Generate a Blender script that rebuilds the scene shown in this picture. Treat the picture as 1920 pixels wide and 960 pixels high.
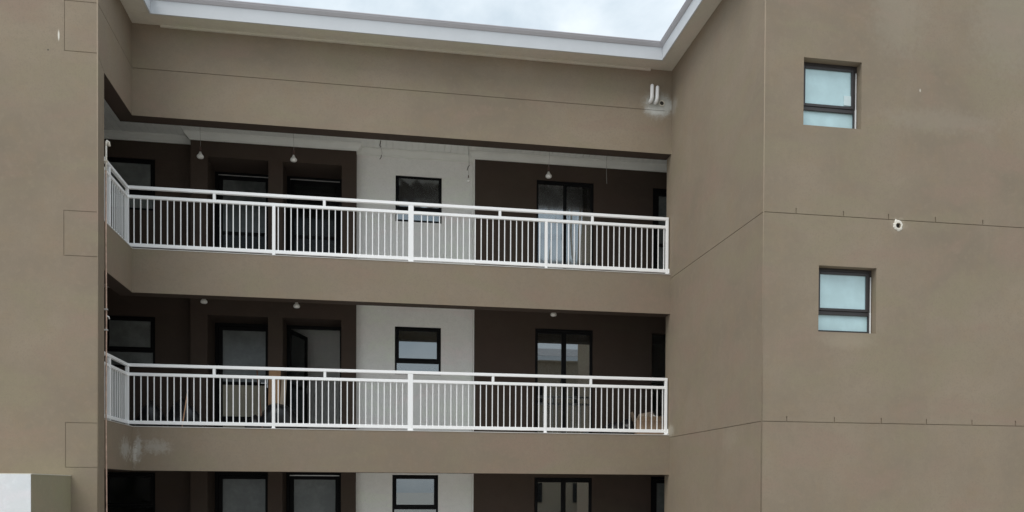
import bpy, bmesh, math, random
from mathutils import Vector, Matrix
random.seed(7)
R = math.radians
scene = bpy.context.scene
for o in list(bpy.data.objects): bpy.data.objects.remove(o)
col = scene.collection

# ------------------------------------------------------------------ camera
CAM_Z = 1.82
cam_data = bpy.data.cameras.new('camera'); cam = bpy.data.objects.new('camera', cam_data); col.objects.link(cam)
scene.camera = cam
YAW, PITCH, ROLL, FPX, CY = 0.160356, -0.0124865, -0.0050421, 1558.02, 937.14
cr_, cf_, cd_ = Vector((math.cos(YAW), -math.sin(YAW), 0)), Vector((math.sin(YAW), math.cos(YAW), 0)), Vector((0, 0, -1))
f2 = cf_*math.cos(PITCH) - cd_*math.sin(PITCH); d2 = cd_*math.cos(PITCH) + cf_*math.sin(PITCH)
r2 = cr_*math.cos(ROLL) + d2*math.sin(ROLL); d3 = d2*math.cos(ROLL) - cr_*math.sin(ROLL)
m = Matrix.Identity(4)
for i in range(3):
    m[i][0] = r2[i]; m[i][1] = -d3[i]; m[i][2] = -f2[i]
m[2][3] = CAM_Z
cam.matrix_world = m
cam_data.sensor_width = 36; cam_data.lens = 36*FPX/1920
cam_data.shift_y = (CY-480)/1920; cam_data.shift_x = 0
cam_data.clip_start = 0.05; cam_data.clip_end = 2000

# ------------------------------------------------------------------ sky, sun, exposure
SUN_EL, SUN_AZ = 60, 226          # azimuth measured clockwise from +Y: the soft sun stands behind the camera
world = bpy.data.worlds.new('World'); scene.world = world; world.use_nodes = True
nt = world.node_tree; N = nt.nodes; L = nt.links
for n in list(N): N.remove(n)
out = N.new('ShaderNodeOutputWorld'); bg = N.new('ShaderNodeBackground'); bg.inputs[1].default_value = 0.12
sky = N.new('ShaderNodeTexSky'); sky.sky_type = 'NISHITA'; sky.sun_disc = False
sky.sun_elevation = R(SUN_EL); sky.sun_rotation = R(SUN_AZ); sky.air_density = 1.0; sky.dust_density = 3.0
tc = N.new('ShaderNodeTexCoord')
mp = N.new('ShaderNodeMapping'); mp.inputs['Scale'].default_value = (1.0, 1.0, 1.9)
n1 = N.new('ShaderNodeTexNoise'); n1.inputs['Scale'].default_value = 4.2; n1.inputs['Detail'].default_value = 7; n1.inputs['Roughness'].default_value = .55
n1.inputs['Distortion'].default_value = .25
cr1 = N.new('ShaderNodeValToRGB'); e = cr1.color_ramp.elements
e[0].position = .36; e[0].color = (3.9, 4.6, 5.1, 1); e[1].position = .66; e[1].color = (7.2, 7.6, 7.8, 1)
sep = N.new('ShaderNodeSeparateXYZ')
ma = N.new('ShaderNodeMath'); ma.operation = 'MULTIPLY_ADD'; ma.inputs[1].default_value = .75; ma.inputs[2].default_value = .63; ma.use_clamp = False
mx = N.new('ShaderNodeMath'); mx.operation = 'MAXIMUM'; mx.inputs[1].default_value = 0
mul = N.new('ShaderNodeMix'); mul.data_type = 'RGBA'; mul.blend_type = 'MULTIPLY'; mul.inputs['Factor'].default_value = 1
mix = N.new('ShaderNodeMix'); mix.data_type = 'RGBA'; mix.inputs['Factor'].default_value = .88
L.new(tc.outputs['Generated'], mp.inputs[0]); L.new(mp.outputs[0], n1.inputs[0]); L.new(n1.outputs[0], cr1.inputs[0])
L.new(tc.outputs['Generated'], sep.inputs[0]); L.new(sep.outputs[2], mx.inputs[0]); L.new(mx.outputs[0], ma.inputs[0])
L.new(cr1.outputs[0], mul.inputs[6]); L.new(ma.outputs[0], mul.inputs[7])
L.new(sky.outputs[0], mix.inputs[6]); L.new(mul.outputs[2], mix.inputs[7])
L.new(mix.outputs[2], bg.inputs[0]); L.new(bg.outputs[0], out.inputs[0])
sl = bpy.data.lights.new('sun', 'SUN'); sl.energy = 1.5; sl.angle = R(40); sl.color = (1, .965, .92)
so = bpy.data.objects.new('sun', sl); col.objects.link(so)
sd = Vector((math.sin(R(SUN_AZ))*math.cos(R(SUN_EL)), math.cos(R(SUN_AZ))*math.cos(R(SUN_EL)), math.sin(R(SUN_EL))))
so.rotation_euler = sd.to_track_quat('Z', 'Y').to_euler(); so.location = (0, -5, 30)
scene.view_settings.view_transform = 'Standard'; scene.view_settings.look = 'None'
scene.view_settings.exposure = 0.48; scene.view_settings.gamma = 1
scene.render.engine = 'CYCLES'
scene.cycles.max_bounces = 10; scene.cycles.diffuse_bounces = 5; scene.cycles.transparent_max_bounces = 12

# ------------------------------------------------------------------ materials
def new_mat(name):
    mt = bpy.data.materials.new(name); mt.use_nodes = True
    return mt, mt.node_tree.nodes, mt.node_tree.links, mt.node_tree.nodes['Principled BSDF']
def noise(N, L, src, scale, detail=4, rough=.55):
    n = N.new('ShaderNodeTexNoise'); n.inputs['Scale'].default_value = scale; n.inputs['Detail'].default_value = detail; n.inputs['Roughness'].default_value = rough
    L.new(src, n.inputs['Vector']); return n
def rng(N, L, src, a, b, c=0., d=1., smooth=True):
    n = N.new('ShaderNodeMapRange'); n.inputs[1].default_value = a; n.inputs[2].default_value = b; n.inputs[3].default_value = c; n.inputs[4].default_value = d
    if smooth: n.interpolation_type = 'SMOOTHSTEP'
    L.new(src, n.inputs[0]); return n.outputs[0]
def mixc(N, L, fac, a, b):
    n = N.new('ShaderNodeMix'); n.data_type = 'RGBA'
    for s, v in ((n.inputs[0], fac), (n.inputs[6], a), (n.inputs[7], b)):
        if isinstance(v, (int, float)): s.default_value = v
        elif isinstance(v, tuple): s.default_value = (*v, 1)
        else: L.new(v, s)
    return n.outputs[2]
def mth(N, L, op, a, b=None):
    n = N.new('ShaderNodeMath'); n.operation = op
    for s, v in ((n.inputs[0], a), (n.inputs[1], b)):
        if v is None: continue
        if isinstance(v, (int, float)): s.default_value = v
        else: L.new(v, s)
    return n.outputs[0]
def pos_node(N):
    return N.new('ShaderNodeNewGeometry').outputs['Position']
def plaster(name, colr, var=.10, bump=.25, spots=(), streak=0., rough=.85, specks=0., hue=(1.06, .99, .9)):
    mt, N, L, b = new_mat(name); P = pos_node(N)
    big = noise(N, L, P, .55, 5, .6); mid = noise(N, L, P, 2.6, 5, .6)
    dark = tuple(c*(1-var) for c in colr); light = tuple(c*(1+var) for c in colr)
    c = mixc(N, L, rng(N, L, big.outputs[0], .3, .7), dark, light)
    warm = tuple(c_*h for c_, h in zip(colr, hue))
    c = mixc(N, L, rng(N, L, mid.outputs[0], .42, .75, 0, .55), c, warm)
    if streak:
        mp = N.new('ShaderNodeMapping'); mp.inputs['Scale'].default_value = (5, 5, .22); L.new(P, mp.inputs[0])
        s = noise(N, L, mp.outputs[0], 1.0, 4, .6)
        c = mixc(N, L, rng(N, L, s.outputs[0], .52, .8, 0, streak), c, tuple(min(1, x*1.35+.03) for x in colr))
    if specks:
        v = N.new('ShaderNodeTexVoronoi'); v.inputs['Scale'].default_value = 1.6; L.new(P, v.inputs['Vector'])
        sp = rng(N, L, v.outputs['Distance'], .022, .012)
        gate = rng(N, L, noise(N, L, P, 1.1, 2).outputs[0], .55, .6)
        c = mixc(N, L, mth(N, L, 'MULTIPLY', mth(N, L, 'MULTIPLY', sp, gate), specks), c, (.55, .52, .46))
    hm = N.new('ShaderNodeMapping'); hm.inputs['Scale'].default_value = (.55, .55, 1.3); L.new(P, hm.inputs[0])
    hn = noise(N, L, hm.outputs[0], 1.3, 4, .55); hn.inputs['Distortion'].default_value = .6
    c = mixc(N, L, rng(N, L, hn.outputs[0], .50, .68, 0, .75), c, tuple(x*h for x, h in zip(colr, (1.0, 1.055, .97))))
    c = mixc(N, L, rng(N, L, hn.outputs[0], .48, .30, 0, .75), c, tuple(x*h for x, h in zip(colr, (1.07, .975, 1.0))))
    fine = noise(N, L, P, 13, 7, .75)
    tw = noise(N, L, P, 11, 3, .6)
    sk = noise(N, L, P, 42, 2, .6)
    c = mixc(N, L, rng(N, L, sk.outputs[0], .45, .75, 0, .6), c, tuple(x*.90 for x in colr))
    c = mixc(N, L, rng(N, L, tw.outputs[0], .5, .75, 0, .5), c, tuple(x*1.07 for x in colr))
    c = mixc(N, L, rng(N, L, tw.outputs[0], .5, .25, 0, .5), c, tuple(x*.94 for x in colr))
    for (ctr, rad, sc, stren, nl) in spots:
        s1 = N.new('ShaderNodeVectorMath'); s1.operation = 'SUBTRACT'; L.new(P, s1.inputs[0]); s1.inputs[1].default_value = ctr
        s2 = N.new('ShaderNodeVectorMath'); s2.operation = 'DIVIDE'; L.new(s1.outputs[0], s2.inputs[0]); s2.inputs[1].default_value = rad
        s3 = N.new('ShaderNodeVectorMath'); s3.operation = 'LENGTH'; L.new(s2.outputs[0], s3.inputs[0])
        w = mth(N, L, 'ADD', s3.outputs['Value'], mth(N, L, 'MULTIPLY', mth(N, L, 'SUBTRACT', fine.outputs[0], .5), nl))
        c = mixc(N, L, mth(N, L, 'MULTIPLY', rng(N, L, w, 1.0, .25), stren), c, sc)
    L.new(c, b.inputs['Base Color']); b.inputs['Roughness'].default_value = rough
    b.inputs['Specular IOR Level'].default_value = .25
    gr = noise(N, L, P, 130, 3, .7); md = noise(N, L, P, 7, 4, .6)
    h = mth(N, L, 'ADD', mth(N, L, 'MULTIPLY', gr.outputs[0], .3), md.outputs[0])
    bp = N.new('ShaderNodeBump'); bp.inputs['Strength'].default_value = bump; bp.inputs['Distance'].default_value = .012
    L.new(h, bp.inputs['Height']); L.new(bp.outputs[0], b.inputs['Normal'])
    return mt
def plain(name, colr, rough=.5, metal=0., var=.06, scale=3., spec=.5, bump=0.):
    mt, N, L, b = new_mat(name); P = N.new('ShaderNodeTexCoord').outputs['Object']
    n = noise(N, L, P, scale, 4, .6)
    c = mixc(N, L, rng(N, L, n.outputs[0], .3, .7), tuple(x*(1-var) for x in colr), tuple(min(1, x*(1+var)) for x in colr))
    L.new(c, b.inputs['Base Color']); b.inputs['Roughness'].default_value = rough; b.inputs['Metallic'].default_value = metal
    b.inputs['Specular IOR Level'].default_value = spec
    if bump:
        bp = N.new('ShaderNodeBump'); bp.inputs['Strength'].default_value = bump; bp.inputs['Distance'].default_value = .01
        L.new(noise(N, L, P, scale*6, 5).outputs[0], bp.inputs['Height']); L.new(bp.outputs[0], b.inputs['Normal'])
    return mt
def glass(name, refl=.2, tint=(.55, .6, .6), rough=.0, dust=.06, dustcol=(.35, .36, .35), wave=.0, wscale=3., spread=.7):
    mt, N, L, b = new_mat(name); o = N['Material Output']; N.remove(b)
    P = N.new('ShaderNodeTexCoord').outputs['Object']
    tr = N.new('ShaderNodeBsdfTransparent'); tr.inputs[0].default_value = (*tint, 1)
    gl = N.new('ShaderNodeBsdfGlossy'); gl.inputs['Roughness'].default_value = rough; gl.inputs[0].default_value = (.92, .97, 1, 1)
    df = N.new('ShaderNodeBsdfDiffuse'); df.inputs[0].default_value = (*dustcol, 1)
    fr = N.new('ShaderNodeFresnel'); fr.inputs[0].default_value = 1.5
    if wave:
        bp = N.new('ShaderNodeBump'); bp.inputs['Strength'].default_value = wave; bp.inputs['Distance'].default_value = .02
        wn = noise(N, L, P, wscale, 3, .5); wn.inputs['Distortion'].default_value = 1.2
        L.new(wn.outputs[0], bp.inputs['Height']); L.new(bp.outputs[0], gl.inputs['Normal'])
    f = mth(N, L, 'ADD', fr.outputs[0], refl)
    m1 = N.new('ShaderNodeMixShader'); L.new(rng(N, L, noise(N, L, P, 2.2, 5, .65).outputs[0], .35, .75, dust*(1-spread), dust*(1+spread)), m1.inputs[0]); L.new(tr.outputs[0], m1.inputs[1]); L.new(df.outputs[0], m1.inputs[2])
    m2 = N.new('ShaderNodeMixShader'); L.new(f, m2.inputs[0]); L.new(m1.outputs[0], m2.inputs[1]); L.new(gl.outputs[0], m2.inputs[2])
    L.new(m2.outputs[0], o.inputs[0]); return mt

TAUPE = (.258, .210, .156)
M = {}
M['taupe'] = plaster('taupe_plaster', TAUPE, .13, .25, specks=.7, spots=[
    ((4.78, 13.92, 8.50), (.34, .3, .30), (.44, .44, .41), .95, 1.0),
    ((4.74, 13.92, 8.40), (.26, .3, .10), (.58, .58, .55), .8, 1.2),
    ((4.95, 13.92, 8.50), (.20, .3, .16), (.50, .50, .47), .8, 1.2),
    ((-4.325, 12.29, 8.0), (.016, .1, .10), (.75, .72, .64), 1, .5),
    ((-4.46, 12.29, 7.79), (.016, .1, .016), (.05, .05, .05), 1, .5),
    ((7.29, 10.375, 7.29), (.016, .1, .032), (.65, .62, .55), .8, .8),
    ((7.60, 10.375, 5.50), (.05, .1, .04), (.5, .47, .4), .6, .8),
    ((6.98, 10.375, 5.46), (.13, .2, .11), (.55, .51, .40), .75, 1.4)])
M['taupe_side'] = plaster('taupe_plaster_side', TAUPE, .12, .25, specks=.9, streak=.10, spots=[
    ((5.03, 11.4, 2.55), (.1, .40, .25), (.36, .31, .24), .25, 2.2), ((5.03, 13.85, 2.85), (.1, .25, .16), (.48, .45, .38), .5, 1.5),
    ((5.03, 13.8, 8.45), (.1, .22, .20), (.45, .44, .40), .4, 1.5)])
M['taupe_front'] = plaster('taupe_plaster_front', TAUPE, .13, .25, specks=.9, streak=.10, spots=[
    ((7.29, 10.375, 7.29), (.016, .1, .032), (.65, .62, .55), .8, .8),
    ((8.70, 10.375, 8.4), (.9, .4, 1.2), (.36, .335, .275), .25, 1.4), ((6.95, 10.375, 8.3), (.55, .4, .8), (.34, .315, .255), .25, 1.6),
    ((6.24, 10.375, 3.85), (.55, .2, .16), (.33, .28, .21), .5, 1.0), ((6.0, 10.375, 6.55), (.5, .2, .2), (.225, .19, .14), .35, 1.2), ((7.6, 10.375, 6.9), (1.2, .3, .22), (.33, .29, .235), .3, 1.8),
    ((6.98, 10.375, 5.45), (.15, .2, .12), (.40, .35, .27), .6, 1.6)])
M['beam'] = plaster('taupe_beam', (.240, .195, .146), .08, .25, specks=.5)
M['beam_stained'] = plaster('taupe_beam_stained', (.244, .198, .148), .08, .25, specks=.5, spots=[
    ((-3.74, 13.92, 2.44), (.07, .25, .26), (.46, .45, .42), .55, 2.4), ((-3.83, 13.55, 2.42), (.15, .32, .22), (.46, .45, .42), .55, 2.4),
    ((-3.48, 13.92, 2.47), (.30, .2, .15), (.42, .40, .36), .45, 2.6), ((-3.79, 13.86, 2.36), (.05, .2, .26), (.55, .53, .49), .6, 2.2)])
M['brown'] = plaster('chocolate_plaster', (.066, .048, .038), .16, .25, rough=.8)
M['white_wall'] = plaster('white_plaster', (.87, .865, .845), .02, .12, hue=(1, .99, .97))
M['room'] = plaster('room_plaster', (.68, .68, .66), .03, .1)
M['slab'] = plaster('concrete_soffit', (.58, .57, .54), .06, .2)
M['white_paint'] = plain('white_gloss_paint', (.93, .93, .93), .35, 0, .01)
M['gutter_white'] = plain('white_fascia_paint', (.585, .61, .64), .45, 0, .02)
M['lip'] = plain('gutter_lip_grey', (.50, .49, .52), .4, 0, .03)
M['soffit'] = plaster('eave_soffit', (.60, .56, .48), .04, .1)
M['board'] = plain('ceiling_white', (.80, .80, .77), .55, 0, .05, 2.)
M['cornice'] = plain('cornice_white', (.80, .80, .76), .6, 0, .03)
M['black_frame'] = plain('black_aluminium', (.006, .006, .007), .55, 0, .1, spec=.15)
M['bronze_frame'] = plain('dark_bronze_aluminium', (.05, .045, .045), .35, .2, .1)
M['glass'] = glass('tinted_glass', .24, (.45, .49, .49))
M['glass_dusty'] = glass('dusty_glass', .14, (.40, .43, .43), 0, .16, (.30, .31, .30), .05)
M['plastic'] = glass('plastic_film', .30, (.50, .53, .53), .10, .20, (.50, .52, .52))
M['glass_dark'] = glass('dark_door_glass', -.03, (.35, .38, .38), 0, .12, (.20, .20, .20))
M['glass_milky'] = glass('milky_dusty_glass', -.02, (.35, .38, .38), .2, .62, (.20, .215, .21), spread=.3)
M['glass_pale'] = glass('pale_dusty_glass', 0., (.35, .38, .38), .25, .62, (.30, .32, .31), spread=.25)
M['frost'] = plain('frosted_glass', (.49, .68, .715), .25, 0, .09, 2.2, .5)
fb = M['frost'].node_tree.nodes['Principled BSDF']; fb.inputs['Coat Weight'].default_value = 1; fb.inputs['Coat Roughness'].default_value = .03; fb.inputs['Coat IOR'].default_value = 1.55
M['paper'] = plain('beige_board', (.50, .46, .36), .8, 0, .06)
M['copper'] = plain('copper_primer_pipe', (.52, .36, .28), .55, .0, .25, 9.)
M['cream'] = plain('cream_plastic', (.72, .68, .60), .5, 0, .06)
M['pvc'] = plain('white_pvc', (.84, .84, .84), .35, 0, .03)
M['label'] = plain('pale_label', (.62, .74, .76), .5, 0, .03)
M['hole'] = plain('dark_hole', (.03, .026, .02), .9, 0, .2)
M['bag'] = plain('black_bin_bag', (.010, .010, .012), .35, 0, .3, 6., .5, .5)
M['wood'] = plain('raw_timber', (.52, .30, .18), .75, 0, .2, 5.)
M['ply'] = plain('plywood', (.46, .27, .15), .75, 0, .15, 4.)
M['wooddark'] = plain('dark_timber', (.16, .08, .05), .75, 0, .2, 5.)
M['card'] = plain('cardboard', (.42, .29, .20), .85, 0, .10, 5.)
M['card_in'] = plain('cardboard_flap', (.55, .44, .33), .85, 0, .08, 5.)
M['bulb'] = plain('bulb_opal', (.82, .81, .77), .3, 0, .02)
M['socket'] = plain('brown_socket', (.10, .055, .045), .5, 0, .1)
M['cable'] = plain('grey_cable', (.40, .39, .37), .6, 0, .1)
M['cable_dark'] = plain('dark_cable', (.05, .045, .04), .6, 0, .1)
M['trim'] = plain('floor_edge_trim', (.52, .50, .47), .5, 0, .08)
M['metal'] = plain('satin_metal', (.7, .7, .7), .3, .6, .05)
M['screen_white'] = plaster('screen_wall_white', (.76, .78, .79), .12, .35, hue=(.84, .88, .92))
M['screen_olive'] = plaster('screen_wall_olive', (.30, .27, .19), .06, .25)
M['paving'] = plaster('concrete_paving', (.36, .345, .32), .10, .3)
M['roof'] = plain('roof_sheet', (.22, .21, .21), .5, .1, .1)
M['bead'] = plaster('corner_bead', (.258, .210, .156), .06, .2)
M['groove'] = M['taupe']

# ------------------------------------------------------------------ helpers
def add_box(bm, a, b):
    (x0, y0, z0), (x1, y1, z1) = a, b
    v = [bm.verts.new(p) for p in ((x0, y0, z0), (x1, y0, z0), (x1, y1, z0), (x0, y1, z0), (x0, y0, z1), (x1, y0, z1), (x1, y1, z1), (x0, y1, z1))]
    for f in ((3, 2, 1, 0), (4, 5, 6, 7), (0, 1, 5, 4), (1, 2, 6, 5), (2, 3, 7, 6), (3, 0, 4, 7)): bm.faces.new([v[i] for i in f])
def boxes(*bs):
    bm = bmesh.new()
    for a, b in bs: add_box(bm, a, b)
    return bm
def add_tube(bm, pts, r, n=8, cap=True):
    pts = [Vector(p) for p in pts]; rs = r if isinstance(r, (list, tuple)) else [r]*len(pts)
    rings = []; up = None
    for i, p in enumerate(pts):
        t = ((pts[i+1]-p) if i == 0 else (p-pts[i-1]) if i == len(pts)-1 else (pts[i+1]-pts[i-1])).normalized()
        if up is None:
            up = Vector((0, 0, 1)) if abs(t.z) < .9 else Vector((1, 0, 0))
        s = t.cross(up).normalized(); up = s.cross(t).normalized()
        rings.append([bm.verts.new(p + (s*math.cos(k*math.tau/n) + up*math.sin(k*math.tau/n))*rs[i]) for k in range(n)])
    for a, b in zip(rings, rings[1:]):
        for k in range(n): bm.faces.new((a[k], a[(k+1) % n], b[(k+1) % n], b[k]))
    if cap: bm.faces.new(rings[0][::-1]); bm.faces.new(rings[-1])
def tube(pts, r, n=8):
    bm = bmesh.new(); add_tube(bm, pts, r, n); return bm
def add_lathe(bm, prof, n=14, c=(0, 0, 0)):
    rings = [[bm.verts.new((c[0]+r*math.cos(k*math.tau/n), c[1]+r*math.sin(k*math.tau/n), c[2]+z)) for k in range(n)] for r, z in prof]
    for a, b in zip(rings, rings[1:]):
        for k in range(n): bm.faces.new((a[k], a[(k+1) % n], b[(k+1) % n], b[k]))
    bm.faces.new(rings[0][::-1]); bm.faces.new(rings[-1])
def extrude_x(prof, x0, x1, m0=0, m1=0, org=(0, 0)):
    # profile points (p, z): p = distance towards the camera from the wall line at y = org
    bm = bmesh.new(); a = []; b = []
    for p, z in prof:
        a.append(bm.verts.new((x0+m0*p, org[0]-p, org[1]+z))); b.append(bm.verts.new((x1+m1*p, org[0]-p, org[1]+z)))
    n = len(prof)
    for k in range(n): bm.faces.new((a[k], a[(k+1) % n], b[(k+1) % n], b[k]))
    bm.faces.new(a[::-1]); bm.faces.new(b)
    return bm
def finish(bm, name, mat, smooth=False, bevel=0., recalc=True):
    if recalc: bmesh.ops.recalc_face_normals(bm, faces=bm.faces)
    if bevel:
        bmesh.ops.bevel(bm, geom=list(bm.edges), offset=bevel, segments=1, affect='EDGES', clamp_overlap=True)
    me = bpy.data.meshes.new(name); bm.to_mesh(me); bm.free()
    for mt in (mat if isinstance(mat, (list, tuple)) else [mat]): me.materials.append(mt)
    if smooth:
        for p in me.polygons: p.use_smooth = True
    return me
def link(name, me, parent=None, loc=None):
    o = bpy.data.objects.new(name, me); col.objects.link(o)
    if parent is not None:
        o.parent = parent
        if loc is None: o.matrix_parent_inverse = parent_world(parent).inverted()   # vertices are in world space
        else: o.location = loc
    elif loc is not None: o.location = loc
    return o
def parent_world(o):
    mw = o.matrix_basis.copy(); p = o
    while p.parent is not None:
        mw = p.parent.matrix_basis @ p.matrix_parent_inverse @ mw if False else (p.parent.matrix_basis @ p.matrix_parent_inverse @ mw); p = p.parent
    return mw
def obj(name, bm, mat, parent=None, loc=None, smooth=False, bevel=0.):
    return link(name, finish(bm, name, mat, smooth, bevel), parent, loc)
def tag(o, label, cat, group=None):
    o['label'] = label; o['category'] = cat
    if group: o['group'] = group
    return o
def thing(name, label, cat, loc=(0, 0, 0), group=None, rz=0):
    o = bpy.data.objects.new(name, None); col.objects.link(o); o.location = loc; o.rotation_euler = (0, 0, rz); o.empty_display_size = .2
    return tag(o, label, cat, group)
def struct(o): o['kind'] = 'structure'; return o

def grid_wall(fmap, t, u0, u1, w0, w1, openings=(), grooves=(), gd=.012):
    """Wall slab in (u, w, d): d = 0 is the face, t the back. openings and grooves are (u0,u1,w0,w1)."""
    def cuts(i, lo, hi):
        s = {lo, hi}
        for r in list(openings)+list(grooves):
            for v in (r[i], r[i+1]):
                if lo < v < hi: s.add(v)
        return sorted(s)
    us, ws = cuts(0, u0, u1), cuts(2, w0, w1)
    def state(i, j):
        if i < 0 or j < 0 or i >= len(us)-1 or j >= len(ws)-1: return None
        a, b = (us[i]+us[i+1])/2, (ws[j]+ws[j+1])/2
        for r in openings:
            if r[0] < a < r[1] and r[2] < b < r[3]: return None
        for r in grooves:
            if r[0] < a < r[1] and r[2] < b < r[3]: return gd
        return 0.
    bm = bmesh.new(); cache = {}
    def V(u, w, d):
        k = (round(u, 5), round(w, 5), round(d, 5))
        if k not in cache: cache[k] = bm.verts.new(fmap(*k))
        return cache[k]
    def F(*p):
        vs = [V(*q) for q in p]
        try: bm.faces.new(vs)
        except ValueError: pass
    for i in range(len(us)-1):
        for j in range(len(ws)-1):
            s = state(i, j)
            if s is None: continue
            a, b, c, d = us[i], us[i+1], ws[j], ws[j+1]
            F((a, c, s), (b, c, s), (b, d, s), (a, d, s)); F((a, d, t), (b, d, t), (b, c, t), (a, c, t))
            for (di, dj, p, q) in ((-1, 0, (a, c), (a, d)), (1, 0, (b, d), (b, c)), (0, -1, (b, c), (a, c)), (0, 1, (a, d), (b, d))):
                n = state(i+di, j+dj); lo = s; hi = t if n is None else n
                if hi > lo+1e-6: F((*p, lo), (*q, lo), (*q, hi), (*p, hi))
    return bm
FX = lambda y: (lambda u, w, d: (u, y+d, w))           # face looks towards the camera (-Y)
SXp = lambda x: (lambda u, w, d: (x-d, u, w))          # face looks towards +X
SXn = lambda x: (lambda u, w, d: (x+d, u, w))          # face looks towards -X

# ------------------------------------------------------------------ main dimensions (metres)
XL, XR, YF = -3.825, 5.03, 13.92          # courtyard side walls and gallery front
YLF, YRF = 12.29, 10.375                  # front faces of the left and right wings
S = [0.0, 2.78, 5.58]                     # floor levels
SB = [None, 2.09, 4.895]                  # undersides of the edge beams
FAS_B, SOFF = 7.67, 9.11; GAB = 10.9
CEIL0 = 8.09; BT = .25                                  # beam thickness
YB, YW, YD = 15.5, 15.68, 15.72           # gallery back walls: brown, white recess, deep left part
XE0, XE1, YBACK = -9.5, 13.0, 20.5

# ground
g = obj('ground', boxes(((-400, -400, -.3), (400, 400, -.12))), M['paving']); struct(g)
g = obj('courtyard_paving', boxes(((-30, -13.5, -.116), (30, 25, -.06))), M['paving']); struct(g)

B = thing('apartment_building', 'taupe plastered three storey apartment block with two open galleries and projecting side wings', 'building', (.6, 14, -.06))
ZG = -.06
GW = .0046
# --- left wing
def ring(a, b, c, d): return [(a-GW, a+GW, c-GW, d+GW), (a-GW, b, c-GW, c+GW), (a-GW, b, d-GW, d+GW)]
gl = ring(-4.25, XL+1, 7.80, 8.485) + ring(-4.262, XL+1, 5.005, 5.62) + ring(-4.246, XL+1, 2.095, 2.71)
bm = grid_wall(FX(YLF), .25, XE0, XL, ZG, GAB, (), gl, .007)
for v in bm.verts:
    if v.co.x > XL-1e-4: v.co.x -= v.co.y-YLF
obj('wall', bm, M['taupe'], B)
bm = grid_wall(SXp(XL), .25, YLF, YF, ZG, SOFF-.001,
    [(12.56, YF+1, ZG-1, SB[1]), (12.56, YF+1, S[1], SB[2]), (12.56, YF+1, S[2], FAS_B)],
    [(YLF-1, YF+1, 8.45-GW, 8.45+GW), (YLF-1, 12.56, 7.74-GW, 7.74+GW)])
for v in bm.verts:
    if abs(v.co.z-8.45) < .02: v.co.z += -.04+.075*(YF-v.co.y)/(YF-YLF)
    elif abs(v.co.z-7.74) < .02: v.co.z += .058-.12*(v.co.y-YLF)/(12.56-YLF)*(1 if v.co.y < 12.6 else 0)
for v in bm.verts:
    if v.co.y < YLF+1e-4: v.co.y += XL-v.co.x
obj('wall', bm, M['beam_stained'], B)
# --- gallery front: parapet beam under the roof and two slab edge beams
obj('fascia_beam', grid_wall(FX(YF), BT, XL-.0, XR, FAS_B, SOFF, (), [(XL-1, XR-.12, 8.41-GW, 8.41+GW)]), M['taupe'], B)
for k in (1, 2):
    obj('edge_beam', boxes(((XL-.002, YF, SB[k]), (XR, YF+BT, S[k]))), M['beam_stained'] if k == 1 else M['beam'], B)
    obj('edge_trim', boxes(((XL, YF-.006, S[k]), (XR-.003, YF+.10, S[k]+.012)), ((XL-.10, 12.56, S[k]), (XL+.006, YF-.006, S[k]+.012))), M['trim'], B)
# thin dark brown layer on the undersides and inner faces of the beams
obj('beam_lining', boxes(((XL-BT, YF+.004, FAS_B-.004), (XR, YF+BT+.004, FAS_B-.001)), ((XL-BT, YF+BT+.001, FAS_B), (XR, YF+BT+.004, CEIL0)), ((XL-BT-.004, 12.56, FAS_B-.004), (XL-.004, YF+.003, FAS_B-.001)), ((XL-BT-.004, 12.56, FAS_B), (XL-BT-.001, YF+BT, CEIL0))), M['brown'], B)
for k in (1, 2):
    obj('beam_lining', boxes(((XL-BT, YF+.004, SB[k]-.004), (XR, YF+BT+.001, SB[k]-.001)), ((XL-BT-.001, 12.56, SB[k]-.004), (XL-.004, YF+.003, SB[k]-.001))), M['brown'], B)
# --- floor slabs
for k in (1, 2):
    obj('floor_slab', boxes(((XE0+.3, YF+BT+.002, S[k]-.22), (XE1-.3, YBACK-.01, S[k]-.002)), ((XE0+.3, YLF+.26, S[k]-.22), (XL-BT-.002, YF+BT, S[k]-.002))), M['slab'], B)
obj('floor_slab', boxes(((XE0, YLF+.26, ZG), (XL-.003, YF, -.002)), ((XE0, YF+.003, ZG), (XE1, YBACK, -.004))), M['slab'], B)
# --- right wing
W1 = (5.585, 6.423, 6.70, 7.595); W2 = (5.828, 6.670, 3.96, 4.845)
gr = [(XR-1, XE1+1, 5.513-GW, 5.513+GW), (XR-1, XE1+1, 2.743-GW, 2.743+GW)]
t1 = [5.492, 6.176, 6.839, 7.542, 8.267, 8.96, 9.66]; t2 = [5.386, 6.074, 6.764, 7.44, 8.137, 8.814, 9.5]
for x in t1: gr.append((x-.007, x+.007, 5.513, 5.586))
for x in t2: gr.append((x-.007, x+.007, 2.743, 2.816))
bm = grid_wall(FX(YRF), .25, XR, XE1, ZG, GAB, [W1, W2, (6.955, 7.011, 5.409, 5.465)], gr)
for v in bm.verts:
    if v.co.x < XR+1e-4: v.co.x += v.co.y-YRF
obj('wall', bm, M['taupe_front'], B)
bm = grid_wall(SXn(XR), .25, YRF, 14.14, ZG, SOFF-.001, (), [(YRF-1, 13.95, 5.513-GW, 5.513+GW), (YRF-1, 13.95, 2.743-GW, 2.743+GW)])
for v in bm.verts:
    if v.co.y < YRF+1e-4: v.co.y += v.co.x-XR
obj('wall', bm, M['taupe_side'], B)
obj('corner_bead', tube([(XR+.005, YRF+.005, ZG), (XR+.005, YRF+.005, SOFF)], .009, 8), M['bead'], B, smooth=True)
obj('corner_bead', tube([(XL-.004, YLF+.004, ZG), (XL-.004, YLF+.004, SOFF)], .009, 8), M['taupe'], B, smooth=True)
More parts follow.
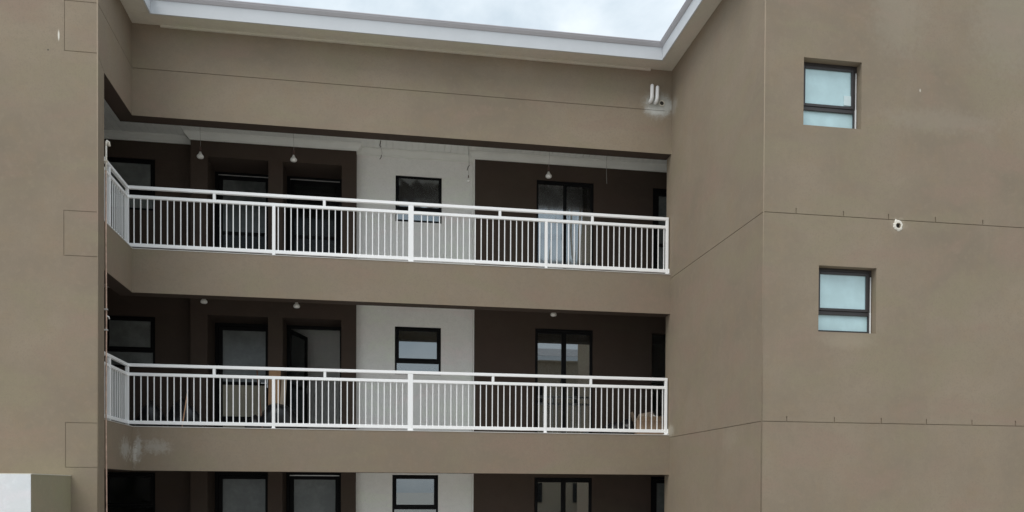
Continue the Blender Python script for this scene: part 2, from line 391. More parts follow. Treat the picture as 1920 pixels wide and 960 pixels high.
# --- outer shell so that the rooms are closed
obj('wall', boxes(((XE0, YBACK, ZG), (XE1, YBACK+.25, SOFF))), M['taupe'], B)
obj('wall', boxes(((XE0-.25, YLF, ZG), (XE0, YBACK+.25, SOFF))), M['taupe'], B)
obj('wall', boxes(((XE1, YRF, ZG), (XE1+.25, YBACK+.25, SOFF))), M['taupe'], B)
# --- gallery back walls
AL = [(-3.0, -1.956), (-1.703, -.662)]; ALH = 2.12
WW = (.312, 1.172)                 # window in the white recess
WH0, WH1 = 1.225, 2.075
RD = (2.937, 4.060); RDH = 2.095
FD = (5.237, 6.15)
LW = (-4.80, -3.935)
for k in range(3):
    z0 = S[k]; z1 = (S[k+1]-.22) if k < 2 else 8.2
    zb = z0 if k else -.004
    obj('gallery_wall', grid_wall(FX(YB), .80, -3.285, -.40, zb, z1, [(a, b, zb-1, z0+ALH) for a, b in AL]), M['brown'], B)
    wz = [WW[0]+(0, -.004, -.042)[2-k], WW[1]+(0, -.004, -.046)[2-k]]
    h0, h1 = (z0+WH0, z0+WH1) if k == 2 else (z0+1.18, z0+2.07) if k == 1 else (z0+1.22, z0+2.083)
    obj('recess_wall', grid_wall(FX(YW), .22, -.398, 1.757, zb, z1, [(wz[0], wz[1], h0, h1)]), M['white_wall'], B)
    obj('recess_wall', boxes(((1.757, YB+.002, zb), (1.775, YW+.22, z1))), M['white_wall'], B)
    rd = (RD[0]+(.0, 0, .012)[k], RD[1])
    obj('gallery_wall', grid_wall(FX(YB), .22, 1.776, XE1-.3, zb, z1, [(rd[0], rd[1], zb-1, z0+(2.05 if k == 0 else RDH)), (FD[0], FD[1], zb-1, z0+2.085)]), M['brown'], B)
    obj('gallery_wall', grid_wall(FX(YD), .22, XE0+.3, -3.287, zb, z1, [(LW[0], LW[1], z0+1.18, z0+2.095)]), M['brown'], B)
    # rooms behind
    obj('room_partition', boxes(((-.55, 16.31, zb), (-.42, YBACK, z1)), ((1.78, 15.93, zb), (1.9, YBACK, z1)), ((-3.45, 15.95, zb), (-3.3, YBACK, z1)), ((4.7, 15.73, zb), (4.82, YBACK, z1)),
        ((XE0, 19.2, zb), (XE1, 19.3, z1))), M['room'], B)
    if k == 2:
        obj('room_ceiling', boxes(((XE0+.3, YD+.01, 8.205), (XE1-.3, 19.19, 8.24))), M['room'], B)
    else:
        obj('room_ceiling', boxes(((XE0+.3, 16.32, z1-.03), (XE1-.3, 19.19, z1-.004))), M['room'], B)

obj('room_partition', boxes(((-2.1, 17.7, S[1]), (-.56, 17.8, S[1]+2.55))), M['white_wall'], B)  # white panel added to catch light through the open door and brighten the doorway
# --- windows and doors: frame mesh with sashes and panes as sub-parts
def frame_bm(x0, x1, z0, z1, y, w, d, bars=()):
    bs = [((x0, y, z0), (x0+w, y+d, z1)), ((x1-w, y, z0), (x1, y+d, z1)), ((x0+w, y, z0), (x1-w, y+d, z0+w)), ((x0+w, y, z1-w), (x1-w, y+d, z1))]
    return boxes(*bs, *bars)
def window(x0, x1, z0, z1, y, zt, mats, fw=.05, top_sash=True, fmat='black_frame'):
    """top-hung sash over a fixed light; zt = height of the transom's lower edge"""
    f = obj('window', frame_bm(x0, x1, z0, z1, y, fw*.6, .07, [((x0+fw*.6, y+.002, zt), (x1-fw*.6, y+.068, zt+.05))]), M[fmat], B, bevel=.003)
    a, b, c, d = x0+fw*.6, x1-fw*.6, zt+.05, z1-fw*.6
    obj('sash', frame_bm(a+.003, b-.003, c+.003, d-.003, y-.008, .036, .05), M[fmat], f, bevel=.003)
    obj('pane', boxes(((a+.036, y+.014, c+.036), (b-.036, y+.020, d-.036))), M[mats[0]], f)
    obj('pane', boxes(((a-.004, y+.030, z0+.012), (b+.004, y+.036, zt+.004))), M[mats[1]], f)
    return f
# right wing windows, set back in their reveals
for w in (W1, W2):
    f = window(w[0]+.002, w[1]-.002, w[2]+.002, w[3]-.002, YRF+.115, w[2]+.255, ('frost', 'frost'), .07, fmat='bronze_frame')
    obj('sealant_bead', boxes(((w[1]-.028, YRF+.098, w[2]+.004), (w[1]-.014, YRF+.114, w[2]+.30))), M['pvc'], f)
    obj('sealant_bead', boxes(((w[1]-.024, YRF+.100, w[2]+.30), (w[1]-.016, YRF+.113, w[3]-.10))), M['pvc'], f)
    if w is W1: obj('paper_label', boxes(((w[1]-.185, YRF+.118, w[2]+.36), (w[1]-.082, YRF+.1285, w[2]+.49))), M['label'], f)
    obj('window_back', boxes(((w[0]-.05, YRF+.26, w[2]-.05), (w[1]+.05, YRF+.28, w[3]+.05))), M['room'], f)
for k in range(3):
    z0 = S[k]
    wz = [WW[0]+(0, -.004, -.042)[2-k], WW[1]+(0, -.004, -.046)[2-k]]
    h0, h1 = (z0+WH0, z0+WH1) if k == 2 else (z0+1.18, z0+2.07) if k == 1 else (z0+1.22, z0+2.083)
    window(wz[0]+.002, wz[1]-.002, h0+.002, h1-.002, YW+.012, h0+.215, ('glass', 'glass'), .06)
    window(LW[0]+.002, LW[1]-.002, z0+1.182, z0+2.093, YD+.03, z0+1.46, ('glass_pale', 'glass_pale') if k else ('glass_dark', 'glass_dark'), .07)
def hinged_door(x0, x1, z0, y, h, mats, handle_side=1, ajar=0., hx=None, strip=False):
    """frame with one glazed leaf: panes over a middle and a bottom rail"""
    f = obj('door', boxes(((x0, y, z0), (x0+.055, y+.09, z0+h)), ((x1-.055, y, z0), (x1, y+.09, z0+h)), ((x0+.055, y, z0+h-.055), (x1-.055, y+.09, z0+h))), M['black_frame'], B, bevel=.003)
    a, b = x0+.058, x1-.058; w = b-a; H = h-.06
    if strip: obj('head_strip', boxes(((a, y-.006, z0+h-.062), (b, y-.001, z0+h-.046))), M['metal'], f)
    sw = .075
    bm = boxes(((0, 0, .012), (sw, .045, H)), ((w-sw, 0, .012), (w, .045, H)), ((sw, 0, H-.07), (w-sw, .045, H)), ((sw, 0, .97), (w-sw, .045, 1.03)), ((sw, 0, .22), (w-sw, .045, .38)), ((sw, 0, .012), (w-sw, .045, .06)))
    leaf = obj('door_leaf', bm, M['black_frame'], f, (0, 0, 0), bevel=.003)
    leaf.matrix_basis = Matrix.Translation((a, y+.02, z0)) @ Matrix.Rotation(ajar, 4, 'Z')
    leaf.matrix_parent_inverse = parent_world(f).inverted()
    # panes and handle are built in the leaf's own frame, then hung under the door
    mw = leaf.matrix_basis
    def sub(name, bm, mat, **kw):
        bm.transform(mw); return obj(name, bm, mat, f, **kw)
    sub('pane', boxes(((sw-.004, .018, 1.026), (w-sw+.004, .024, H-.066))), M[mats[0]])
    sub('pane', boxes(((sw-.004, .018, .376), (w-sw+.004, .024, .974))), M[mats[1]])
    sub('pane', boxes(((sw-.004, .018, .056), (w-sw+.004, .024, .224))), M[mats[2]])
    hx = w-.035 if handle_side > 0 else .035; s = -1 if handle_side > 0 else 1
    sub('handle', boxes(((hx-.018, -.012, .93), (hx+.018, -.001, 1.09)), ((min(hx, hx+s*.12), -.05, 1.0), (max(hx, hx+s*.12), -.034, 1.018)), ((hx-.009, -.035, 1.0), (hx+.009, -.012, 1.018))), M['black_frame' if strip else 'metal'], bevel=.003)
    return f
for k in range(3):
    z0 = S[k]
    hinged_door(AL[0][0]+.003, AL[0][1]-.003, z0+.002, 16.20, ALH-.004, [('glass_milky', 'glass_dark', 'glass_dark'), ('glass_pale', 'paper', 'paper'), ('glass_pale', 'glass_pale', 'glass_pale')][2-k], 1, strip=(k == 2))
    hinged_door(AL[1][0]+.003, AL[1][1]-.003, z0+.002, 16.20, ALH-.004, ('glass_dark', 'glass_dark', 'glass_dark') if k else ('glass_pale', 'glass_pale', 'glass_dark'), 1, R(0) if k != 1 else R(74), strip=(k != 1))
def double_door(x0, x1, z0, y, h, mats, rails=True):
    f = obj('door', boxes(((x0, y, z0), (x0+.03, y+.08, z0+h)), ((x1-.03, y, z0), (x1, y+.08, z0+h)), ((x0+.03, y, z0+h-.04), (x1-.03, y+.08, z0+h)), ((x0+.03, y, z0), (x1-.03, y+.08, z0+.03))), M['black_frame'], B, bevel=.003)
    mid = (x0+x1)/2
    for i, (a, b) in enumerate(((x0+.031, mid-.001), (mid+.001, x1-.031))):
        s0, s1 = (.022, .045) if i == 0 else (.045, .022)
        bs = [((a, y+.008, z0+.034), (a+s0, y+.05, z0+h-.044)), ((b-s1, y+.008, z0+.034), (b, y+.05, z0+h-.044)), ((a+s0, y+.008, z0+.034), (b-s1, y+.05, z0+.11)), ((a+s0, y+.008, z0+h-.09), (b-s1, y+.05, z0+h-.044))]
        if rails and i == 0: bs.append(((a+s0, y+.008, z0+.99), (b-s1, y+.05, z0+1.09)))
        obj('door_leaf', boxes(*bs), M['black_frame'], f, bevel=.003)
        obj('pane', boxes(((a+s0-.004, y+.026, z0+.105), (b-s1+.004, y+.032, z0+h-.086))), M[mats[i]], f)
    obj('handle', boxes(((mid-.05, y-.03, z0+.98), (mid-.03, y+.008, z0+1.12))), M['black_frame'], f)
    return f
for k in range(3):
    rd0 = RD[0]+(.012 if k == 0 else 0); h = (2.05 if k == 0 else RDH)
    double_door(rd0+.002, RD[1]-.002, S[k]+.002, YB+.012, h-.004, ('glass', 'glass'), k == 2)
    if k != 1:
        hinged_door(FD[0]+.002, FD[1]-.002, S[k]+.002, YB+.03, 2.08, ('glass_milky',)*3, 1)

# --- top gallery ceiling of tongue-and-groove boards with cornices
CEIL = 8.10
ceil = obj('ceiling', boxes(((XE0+.3, YF+BT+.002, CEIL+.014), (XE1-.3, YD+.0, CEIL+.05)), ((XE0+.3, YLF+.26, CEIL+.014), (XL-BT-.002, YF+BT, CEIL+.05))), M['board'], B)
bw = .118
def board_mesh(y0, y1):
    bm = boxes(((0, y0, CEIL), (bw-.010, y1, CEIL+.013))); return finish(bm, 'ceiling_board', M['board'])
mb1, mb2 = board_mesh(YF+BT+.004, YD-.005), board_mesh(YLF+.27, YD-.005)
x = XE0+.32
inv = parent_world(ceil).inverted()
while x < 7.2:
    me = mb2 if x+bw < XL-BT-.004 else mb1
    o = bpy.data.objects.new('ceiling_board', me); col.objects.link(o); o.parent = ceil; o.location = (x, 0, 0); o.matrix_parent_inverse = inv
    x += bw
prof = [(0, 0), (.022, 0), (.026, .022), (.045, .034), (.075, .070), (.095, .088), (.098, .122), (0, .122)]
zc = CEIL-.124
obj('cornice', extrude_x(prof, XE0+.3, -3.287, 0, 0, (YD, zc)), M['cornice'], B)
obj('cornice', extrude_x(prof, -3.285, -.398, -1, 1, (YB, zc)), M['cornice'], B)
obj('cornice', extrude_x(prof, -.398, 1.757, 1, -1, (YW, zc)), M['cornice'], B)
obj('cornice', extrude_x(prof, 1.757, 7.2, -1, 0, (YB, zc)), M['cornice'], B)
for xx, sgn, ya, yb in ((-3.285, -1, YB, YD), (1.757, -1, YB, YW), (-.40, 1, YB, YW)):
    bm = bmesh.new(); a = []; b = []
    for p, z in prof:
        a.append(bm.verts.new((xx+sgn*p, ya-p, zc+z-.0005))); b.append(bm.verts.new((xx+sgn*p, yb-p, zc+z-.0005)))
    n = len(prof)
    for q in range(n): bm.faces.new((a[q], a[(q+1) % n], b[(q+1) % n], b[q]))
    bm.faces.new(a); bm.faces.new(b[::-1])
    obj('cornice', bm, M['cornice'], B)

# --- eaves: soffit, fascia board and gutter lip on three sides of the courtyard
EX0, EX1, EY = -3.46, 4.728, 13.57
def eave(kind, bm, mat): obj(kind, bm, mat, B)
YE0, YE1 = YLF+.262, YRF+.262
eave('eave_soffit', boxes(((XL-.2, EY+.02, SOFF), (XR+.2, YF+.2, SOFF+.02))), M['soffit'])
eave('eave_soffit', boxes(((XL-.2, YE0+.02, SOFF+.004), (EX0-.02, EY+.35, SOFF+.024))), M['soffit'])
eave('eave_soffit', boxes(((EX1+.02, YE1+.02, SOFF+.004), (XR+.2, EY+.35, SOFF+.024))), M['soffit'])
eave('soffit_trim', boxes(((EX0+.06, YF-.035, SOFF-.035), (EX1-.09, YF-.001, SOFF-.001))), M['soffit'])
FZ0, FZ1 = SOFF-.012, SOFF+.195
eave('fascia_board', boxes(((EX0, EY, FZ0), (EX1, EY+.022, FZ1))), M['gutter_white'])
eave('fascia_board', boxes(((EX0-.022, YE0, FZ0), (EX0-.001, EY+.022, FZ1))), M['gutter_white'])
eave('fascia_board', boxes(((EX1+.001, YE1, FZ0), (EX1+.022, EY+.022, FZ1))), M['gutter_white'])
# gutter: swept profile along the three eaves, (outward from fascia, height)
gp = [(-.02, .0), (.0, .0), (.012, .006), (.040, .045), (.047, .066), (.052, .068), (.052, .080), (.040, .080), (.030, .074), (-.02, .074)]
path = [((EX0, YE0), (1, 0)), ((EX0, EY), (1, -1)), ((EX1, EY), (-1, -1)), ((EX1, YE1), (-1, 0))]
bm = bmesh.new(); rings = []
for (px, py), (nx, ny) in path: rings.append([bm.verts.new((px+nx*p, py+ny*p, FZ1+.001+z)) for p, z in gp])
for a, b in zip(rings, rings[1:]):
    for q in range(len(gp)): bm.faces.new((a[q], a[(q+1) % len(gp)], b[(q+1) % len(gp)], b[q]))
bm.faces.new(rings[0]); bm.faces.new(rings[-1][::-1])
obj('gutter', bm, M['lip'], B)
# roof sheets falling to the courtyard
RZ = FZ1+.055; tn = math.tan(R(15)); D = 7.5
bm = bmesh.new()
def quad(*p): bm.faces.new([bm.verts.new(q) for q in p])
e0, e1, ey = EX0-.02, EX1+.02, EY+.02
quad((e0, ey, RZ), (e1, ey, RZ), (e1+D, ey+D, RZ+D*tn), (e0-D, ey+D, RZ+D*tn))
quad((e0, YE0+.02, RZ), (e0, ey, RZ), (e0-D, ey+D, RZ+D*tn), (e0-D, YE0+.02, RZ+D*tn))
quad((e1, ey, RZ), (e1, YE1+.02, RZ), (e1+D, YE1+.02, RZ+D*tn), (e1+D, ey+D, RZ+D*tn))
bmesh.ops.solidify(bm, geom=list(bm.faces), thickness=.03)
obj('roof', bm, M['roof'], B)

# --- holes and sleeves in the walls
def ringm(c, r0, r1, d, n=18):
    bm = bmesh.new(); rr = []
    for (r, y) in ((r0, d), (r1, d), (r1, -.01), (r0, -.01)):
        rr.append([bm.verts.new((c[0]+r*math.cos(q*math.tau/n), c[1]-y, c[2]+r*math.sin(q*math.tau/n))) for q in range(n)])
    for a, b in zip(rr, rr[1:]+rr[:1]):
        for q in range(n): bm.faces.new((a[q], a[(q+1) % n], b[(q+1) % n], b[q]))
    return bm
obj('pipe_sleeve', ringm((6.983, YRF, 5.437), .038, .052, .012), M['cream'], B, smooth=False)
bm = bmesh.new(); add_lathe(bm, [(.037, 0), (.037, .03)], 16); bm.transform(Matrix.Translation((6.983, YRF+.05, 5.437)) @ Matrix.Rotation(R(90), 4, 'X')); obj('sleeve_back', bm, M['hole'], B)
bm = bmesh.new()                    # ragged mortar patch round the sleeve
pr = random.Random(3); n = 22
ctr = [(.060+pr.random()*.022)*(1.25 if .2 < q/n < .40 else 1) for q in range(n)]
ra = [bm.verts.new((6.983+ctr[q]*math.cos(q*math.tau/n), YRF-.001, 5.437+ctr[q]*math.sin(q*math.tau/n))) for q in range(n)]
rb = [bm.verts.new((6.983+(.052+(ctr[q]-.052)*.5)*math.cos(q*math.tau/n), YRF-.009, 5.437+(.052+(ctr[q]-.052)*.5)*math.sin(q*math.tau/n))) for q in range(n)]
rc = [bm.verts.new((6.983+.051*math.cos(q*math.tau/n), YRF-.009, 5.437+.051*math.sin(q*math.tau/n))) for q in range(n)]
for a, b in ((ra, rb), (rb, rc)):
    for q in range(n): bm.faces.new((a[q], a[(q+1) % n], b[(q+1) % n], b[q]))
obj('mortar_patch', bm, M['cream'], B)
obj('pipe_sleeve', ringm((4.848, YF, 8.535), .036, .050, .016), M['soffit'], B)
bm = bmesh.new(); add_lathe(bm, [(.036, 0), (.036, .004)], 16); bm.transform(Matrix.Translation((4.848, YF-.002, 8.535)) @ Matrix.Rotation(R(90), 4, 'X')); obj('sleeve_back', bm, M['hole'], B)

# ------------------------------------------------------------------ railings
def railing(k, stubs, label):
    z = S[k]+.012; yc = YF+.065; xc = XL-.095; x1 = XR-.045
    t = thing('balcony_railing', label, 'railing', (xc, yc, z), 'white balcony railings')
    def part(n, *bs, bev=.004): return obj(n, boxes(*bs), M['white_paint'], t, bevel=bev)
    h = .022
    part('top_rail', ((xc-.025, yc-.026, z+.945), (x1+.025, yc+.026, z+.993)))
    part('top_rail', ((xc-.026, 12.62, z+.946), (xc+.026, yc-.027, z+.992)))
    part('middle_rail', ((xc+.02, yc-h, z+.80), (x1-.02, yc+h, z+.848)))
    part('middle_rail', ((xc-h, 12.62, z+.801), (xc+h, yc-.027, z+.847)))
    part('bottom_rail', ((xc+.02, yc-h, z+.035), (x1-.02, yc+h, z+.090)))
    part('bottom_rail', ((xc-h, 12.62, z+.036), (xc+h, yc-.027, z+.089)))
    posts = [(-1.675, .05, .80), (.535, .088, .945), (2.83, .048, .80)]
    part('post', ((xc-.026, yc-.026, z), (xc+.026, yc+.026, z+.945)))
    part('post', ((x1-.024, yc-.025, z), (x1+.024, yc+.025, z+.945)))
    for px, w, hh in posts:
        part('post', ((px-w/2, yc-.024, z), (px+w/2, yc+.024, z+hh)))
        part('base_plate', ((px-w/2-.012, yc-.04, z-.001), (px+w/2+.012, yc+.04, z+.006)), bev=.001)
    part('base_plate', ((x1-.05, yc-.05, z-.001), (x1+.040, yc+.05, z+.006)), bev=.001)
    part('wall_bracket', ((x1+.024, yc-.03, z+.02), (XR-.002, yc+.03, z+.10)))
    for yy in (13.08, ): part('post', ((xc-.05, yy-.024, z), (xc+.024, yy+.024, z+.945)))
    for sx in stubs: part('stub_post', ((sx-.022, yc-.022, z+.848), (sx+.022, yc+.022, z+.945)))
    bme = finish(boxes(((-.0075, -.0075, .088), (.0075, .0075, .802))), 'baluster', M['white_paint'])
    xs = []; x = -3.815
    while x < x1-.05:
        if all(abs(x-p[0]) > p[1]/2+.03 for p in posts): xs.append((x, yc))
        x += .1005
    y = 12.66
    while y < yc-.05:
        if abs(y-13.08) > .05: xs.append((xc, y))
        y += .1005
    for bx, by in xs:
        o = bpy.data.objects.new('baluster', bme); col.objects.link(o); o.parent = t
        o.location = (bx-xc+random.uniform(-.002, .002), by-yc, 0)
    return t
railing(2, [-2.60, -.875, 2.03, 3.64], 'white steel balcony railing on the top floor gallery')
railing(1, [-2.60, -.86, 1.925, 3.63], 'white steel balcony railing on the middle floor gallery with clutter behind it')

# ------------------------------------------------------------------ pipes on the building
bm = bmesh.new(); px, py = -3.805, 12.575
add_tube(bm, [(px, py, -.06), (px+.004, py, 1.4), (px-.003, py, 2.8), (px+.003, py, 4.2), (px-.002, py, 5.4), (px, py, 6.30)], .0105, 8)
t = thing('wall_pipe', 'thin copper coloured pipe rising along the edge of the left wing', 'pipe', (px, py, -.06))
link('pipe', finish(bm, 'pipe', M['copper'], True), t)
obj('upper_pipe', tube([(px, py, 6.30), (px+.002, py, 6.66)], .014, 8), M['cream'], t, smooth=True)
obj('elbow', tube([(px+.002, py, 6.65), (px+.003, py+.0, 6.70), (px+.010, py+.012, 6.722), (px+.028, py+.03, 6.712), (px+.034, py+.036, 6.66)], .017, 8), M['cream'], t, smooth=True)
for zz, mm in ((6.42, 'cream'), (4.33, 'metal'), (4.04, 'metal'), (1.4, 'metal')):
    obj('clip', boxes(((px-.021, py-.03, zz), (px+.024, py+.02, zz+.022))), M[mm], t, bevel=.003)
obj('valve_stub', tube([(px+.008, py, 4.25), (px+.03, py+.02, 4.24), (px+.036, py+.026, 4.21)], .011, 8), M['metal'], t, smooth=True)
for x, za, zb_, lab in ((4.650, 8.545, 8.815, 'left one of two short white bent pipes on the upper wall'), (4.746, 8.535, 8.795, 'right one of two short white bent pipes, next to the round hole')):
    pts = [(x-.012, YF+.03, za), (x-.012, YF-.035, za), (x-.008, YF-.062, za+.012), (x-.002, YF-.072, za+.05), (x, YF-.072, zb_-.05), (x+.001, YF-.070, zb_-.018), (x+.002, YF-.058, zb_)]
    o = obj('overflow_pipe', tube(pts, [.033]*5+[.031, .018], 12), M['pvc'], smooth=True)
    tag(o, lab, 'pipe', 'white pipe stubs on the upper wall')

# ------------------------------------------------------------------ bulbs and loose cables
def bulb(x, z, ztop, label, y=14.85, s=1.12):
    t = thing('hanging_bulb', label, 'light bulb', (x, y, z), 'bulbs hanging in the galleries')
    dx = random.uniform(-.015, .03)
    obj('cable', tube([(0, 0, .10*s), (.004, 0, .2), (dx*.6, .005, (ztop-z)*.6), (dx, 0, ztop-z)], .003, 6), M['cable'], t, (0, 0, 0), smooth=True)
    bm = bmesh.new(); add_lathe(bm, [(.006, .135*s), (.014*s, .125*s), (.015*s, .062*s), (.013*s, .055*s)][::-1], 12)
    obj('socket', bm, M['socket'], t, (0, 0, 0), smooth=True)
    bm = bmesh.new(); add_lathe(bm, [(.012*s, -.046*s), (.034*s, -.044*s), (.047*s, -.034*s), (.052*s, -.018*s), (.046*s, -.002*s), (.028*s, .018*s), (.018*s, .040*s), (.013*s, .056*s)], 14)
    obj('bulb', bm, M['bulb'], t, (0, 0, 0), smooth=True)
    return t
bulb(-2.99, 7.465, CEIL, 'bare bulb hanging on the top gallery, leftmost of the four up there')
bulb(-1.45, 7.515, CEIL, 'bare bulb hanging in front of the second doorway of the top gallery')
bulb(1.585, 7.345, CEIL, 'small bare bulb hanging at the right edge of the white top floor recess', s=.62)
bulb(3.045, 7.525, CEIL, 'bare bulb hanging before the plastic covered double door on the top floor')
bulb(-2.93, 5.01, 5.36, 'bare bulb just under the upper beam, leftmost on the middle gallery')
bulb(-1.395, 4.995, 5.36, 'bare bulb just under the upper beam before the middle floor doorway standing open')
bulb(3.15, 5.025, 5.36, 'bulb barely showing under the upper beam before the middle floor double door')
bulb(3.14, 2.215, 2.56, 'bulb barely showing under the lower beam on the ground floor')
def wire(pts, dark, label, r=.0035):
    """thin pale cable with dark bare stretches"""
    t = thing('loose_cable', label, 'cable', pts[0], 'loose cables under the top ceiling')
    obj('sheath', tube(pts, r, 6), M['cable'], t, smooth=True)
    for d in dark: obj('bare_end', tube(d, .007, 6), M['cable_dark'], t, smooth=True)
wire([(.045, 14.85, 8.1), (.035, 14.85, 7.94), (.012, 14.85, 7.84), (.042, 14.85, 7.80), (.06, 14.86, 7.72), (.045, 14.86, 7.66), (.02, 14.86, 7.61)],
     [[(.037, 14.85, 7.93), (.022, 14.85, 7.85), (.040, 14.85, 7.82)], [(.048, 14.86, 7.68), (.042, 14.86, 7.645), (.02, 14.86, 7.61)]], 'bent cable hanging from the ceiling above the white recess')
wire([(4.13, 14.85, 8.1), (4.125, 14.85, 7.8), (4.13, 14.86, 7.58), (4.135, 14.85, 7.44)], [], 'straight thin cable hanging right of the top floor double door')
wire([(1.56, 14.84, 8.1), (1.585, 14.84, 7.8), (1.60, 14.84, 7.62), (1.56, 14.84, 7.50)], [[(1.60, 14.84, 7.60), (1.575, 14.84, 7.57), (1.56, 14.84, 7.51)]], 'cable with a dark end beside the small bulb at the white recess')

# ------------------------------------------------------------------ plastic film on the top floor openings
def film(x0, x1, z0, z1, y, label, seed, amp=.0035):
    rr = random.Random(seed); nx, nz = 22, 30; bm = bmesh.new(); V = []
    folds = [(rr.uniform(-1.2, 1.2), rr.uniform(0, 1), rr.uniform(.02, .07), rr.uniform(.4, 1)) for _ in range(6)]
    for j in range(nz+1):
        row = []
        for i in range(nx+1):
            u, v = i/nx, j/nz; d = 0
            for sl, off, w, a in folds:
                q = (u-off-sl*(v-.5)*.6)/w; d += a*math.exp(-q*q)*(1 if rr else 0)
            row.append(bm.verts.new((x0+(x1-x0)*u, y-amp*d, z0+(z1-z0)*v)))
        V.append(row)
    for j in range(nz):
        for i in range(nx): bm.faces.new((V[j][i], V[j][i+1], V[j+1][i+1], V[j+1][i]))
    o = obj('plastic_sheet', bm, M['plastic'], smooth=True); return tag(o, label, 'plastic sheet', 'plastic film over top floor openings')
film(.372, 1.115, S[2]+1.50, S[2]+2.02, YW-.002, 'crumpled clear plastic film on the white recess window of the top floor', 4, .0022)
film(2.985, 3.465, S[2]+.10, S[2]+2.01, YB+.008, 'creased clear plastic film over the left leaf of the top double door', 2)
film(3.53, 3.84, S[2]+.10, S[2]+2.00, YB+.008, 'creased clear plastic film over the right leaf of the top double door', 5)

# ------------------------------------------------------------------ clutter on the middle gallery
def lump(c, r, seed, name='rubbish_bag', mat='bag', knot=True):
    rr = random.Random(seed); bm = bmesh.new()
    bmesh.ops.create_icosphere(bm, subdivisions=3, radius=1)
    ph = [(Vector((rr.uniform(-1, 1), rr.uniform(-1, 1), rr.uniform(-1, 1))).normalized(), rr.uniform(2.5, 7), rr.uniform(0, 6)) for _ in range(8)]
    for v in bm.verts:
        p = v.co.copy(); d = 1+sum(.045*math.sin(p.dot(a)*f+o) for a, f, o in ph)+rr.uniform(-.02, .02)
        z = p.z*d
        if z < -.55: z = -.55
        v.co = Vector((p.x*d*r[0], p.y*d*r[1], (z+.55)/1.55*r[2]))
        if knot and p.z > .9: v.co.z += r[2]*.12*(p.z-.9)/.1; v.co.x *= .5; v.co.y *= .5
    return obj(name, bm, M[mat], None, c, smooth=True)
F1 = S[1]
tag(lump((-3.22, 14.75, F1), (.27, .24, .46), 11), 'tall black rubbish bag heaped behind the left end of the middle railing', 'bag', 'black bags on the middle gallery')
tag(lump((-3.78, 14.8, F1), (.22, .22, .42), 12), 'black rubbish bag beside the corner post of the middle railing', 'bag', 'black bags on the middle gallery')
tag(lump((-1.72, 14.85, F1), (.34, .26, .52), 13, knot=False), 'big rounded black bag in front of the leaning plywood', 'bag', 'black bags on the middle gallery')
tag(lump((-2.07, 14.80, F1), (.20, .2, .26), 16), 'low black bag before the beige panelled door', 'bag', 'black bags on the middle gallery')
tag(lump((4.30, 14.75, F1), (.26, .22, .27), 14), 'low black bag left of the cardboard box', 'bag', 'black bags on the middle gallery')
tag(lump((4.55, 14.95, F1), (.20, .2, .34), 15), 'black bag pressed against the cardboard box', 'bag', 'black bags on the middle gallery')
def beam_between(a, b, w, t_):
    a, b = Vector(a), Vector(b); bm = boxes(((-w/2, -t_/2, 0), (w/2, t_/2, (b-a).length)))
    q = (b-a).to_track_quat('Z', 'Y'); bm.transform(Matrix.Translation(a) @ q.to_matrix().to_4x4()); return bm
tag(obj('timber_batten', beam_between((-3.10, 14.02, F1+.015), (-3.02, 14.06, F1+.62), .018, .014), M['wood']), 'thin pale orange batten leaning inside the left part of the middle railing', 'batten', 'battens on the middle gallery')
tag(obj('timber_batten', beam_between((-1.93, 14.6, F1+.015), (-2.12, 15.30, F1+1.15), .022, .02), M['wooddark']), 'thin dark batten leaning across the beige panelled door', 'batten', 'battens on the middle gallery')
tag(obj('plywood_sheet', beam_between((-1.83, 15.22, F1+.01), (-1.83, 15.46, F1+1.16), .20, .012), M['ply']), 'narrow orange plywood sheet leaning on the pier between the doorways', 'plywood')
tag(obj('plywood_sheet', beam_between((-1.69, 15.17, F1+.01), (-1.665, 15.45, F1+1.05), .09, .010), M['card_in']), 'pale narrow offcut leaning beside the orange plywood', 'plywood')
# cardboard box
bt = thing('cardboard_box', 'open brown cardboard box with raised flaps at the right end of the middle gallery', 'box', (4.90, 14.62, F1), rz=R(-8))
obj('carton', boxes(((-.26, -.2, 0), (.26, -.196, .30)), ((-.26, .196, 0), (.26, .2, .30)), ((-.26, -.196, 0), (-.256, .196, .30)), ((.256, -.196, 0), (.26, .196, .30)), ((-.256, -.196, 0), (.256, .196, .004))), M['card'], bt, (0, 0, 0))
def flap(pts):
    bm = bmesh.new(); bm.faces.new([bm.verts.new(p) for p in pts]); bmesh.ops.solidify(bm, geom=list(bm.faces), thickness=.004); return bm
obj('flap', flap([(-.25, -.202, .30), (.25, -.202, .302), (.24, -.34, .365), (-.245, -.33, .35)]), M['card_in'], bt, (0, 0, 0))
obj('flap', flap([(-.262, -.19, .30), (-.262, .19, .30), (-.34, .17, .47), (-.33, -.16, .455)]), M['card_in'], bt, (0, 0, 0))
obj('flap', flap([(-.24, .202, .30), (.24, .202, .30), (.1, .26, .50), (-.14, .27, .46)]), M['card_in'], bt, (0, 0, 0))
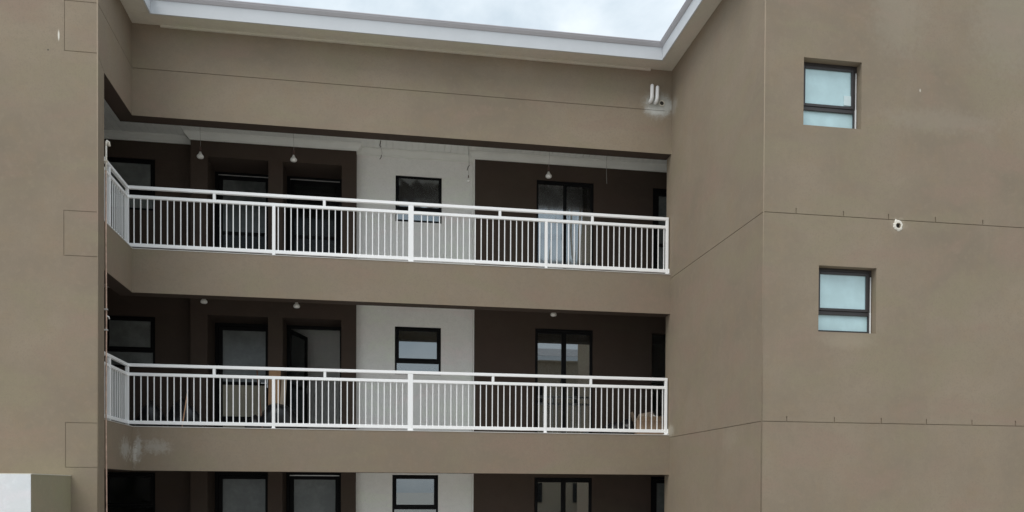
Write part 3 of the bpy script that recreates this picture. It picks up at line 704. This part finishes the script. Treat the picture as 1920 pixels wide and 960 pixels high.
tag(obj('white_offcut', beam_between((4.93, 14.50, F1+.40), (5.06, 14.52, F1+.33), .028, .02), M['pvc']), 'short white offcut lying on the cardboard box', 'offcut')

# ------------------------------------------------------------------ screen wall at the lower left
sw = thing('screen_wall', 'low yard wall with white end face and olive side in front of the left wing', 'wall', (-4.3, 11.6, -.06))
obj('wall_body', boxes(((-5.6, 10.956, -.06), (-4.177, YLF-.003, 1.974))), M['screen_olive'], sw)
obj('coping', boxes(((-5.6, 10.956, 1.9745), (-4.172, YLF-.003, 1.986))), M['soffit'], sw)
obj('end_face', boxes(((-5.6, 10.946, -.06), (-4.179, 10.955, 1.976))), M['screen_white'], sw)

# ------------------------------------------------------------------ block across the courtyard, behind the camera (mirrored in the panes)
OB = thing('opposite_building', 'taupe apartment block with white eaves across the courtyard, mirrored in the double door', 'building', (14, -18, -.06))
oy = -15.2
obj('wall', boxes(((6.5, oy-8, -.06), (24, oy, 9.1))), M['taupe'], OB)
obj('fascia_board', boxes(((6.1, oy+.33, 9.1), (24.4, oy+.36, 9.34))), M['gutter_white'], OB)
obj('eave_soffit', boxes(((6.1, oy+.002, 9.10), (24.4, oy+.328, 9.13))), M['soffit'], OB)
bm = bmesh.new()
rv = [bm.verts.new(p) for p in ((6.1, oy+.36, 9.35), (24.4, oy+.36, 9.35), (24.4, oy-4, 10.5), (6.1, oy-4, 10.5), (6.1, oy-8.4, 9.35), (24.4, oy-8.4, 9.35))]
bm.faces.new(rv[:4]); bm.faces.new((rv[3], rv[2], rv[5], rv[4])); bm.faces.new((rv[0], rv[3], rv[4])); bm.faces.new((rv[1], rv[5], rv[2])); bm.faces.new((rv[0], rv[4], rv[5], rv[1]))
obj('roof', bm, M['roof'], OB)
for zz in (1.1, 3.9, 6.7):
    for xx in (8, 11, 14, 17, 20):
        f = obj('window', frame_bm(xx, xx+1.2, zz, zz+1.1, oy+.004, .06, .05), M['black_frame'], OB)
        obj('pane', boxes(((xx+.05, oy+.012, zz+.05), (xx+1.15, oy+.03, zz+1.05))), M['black_frame'], f)
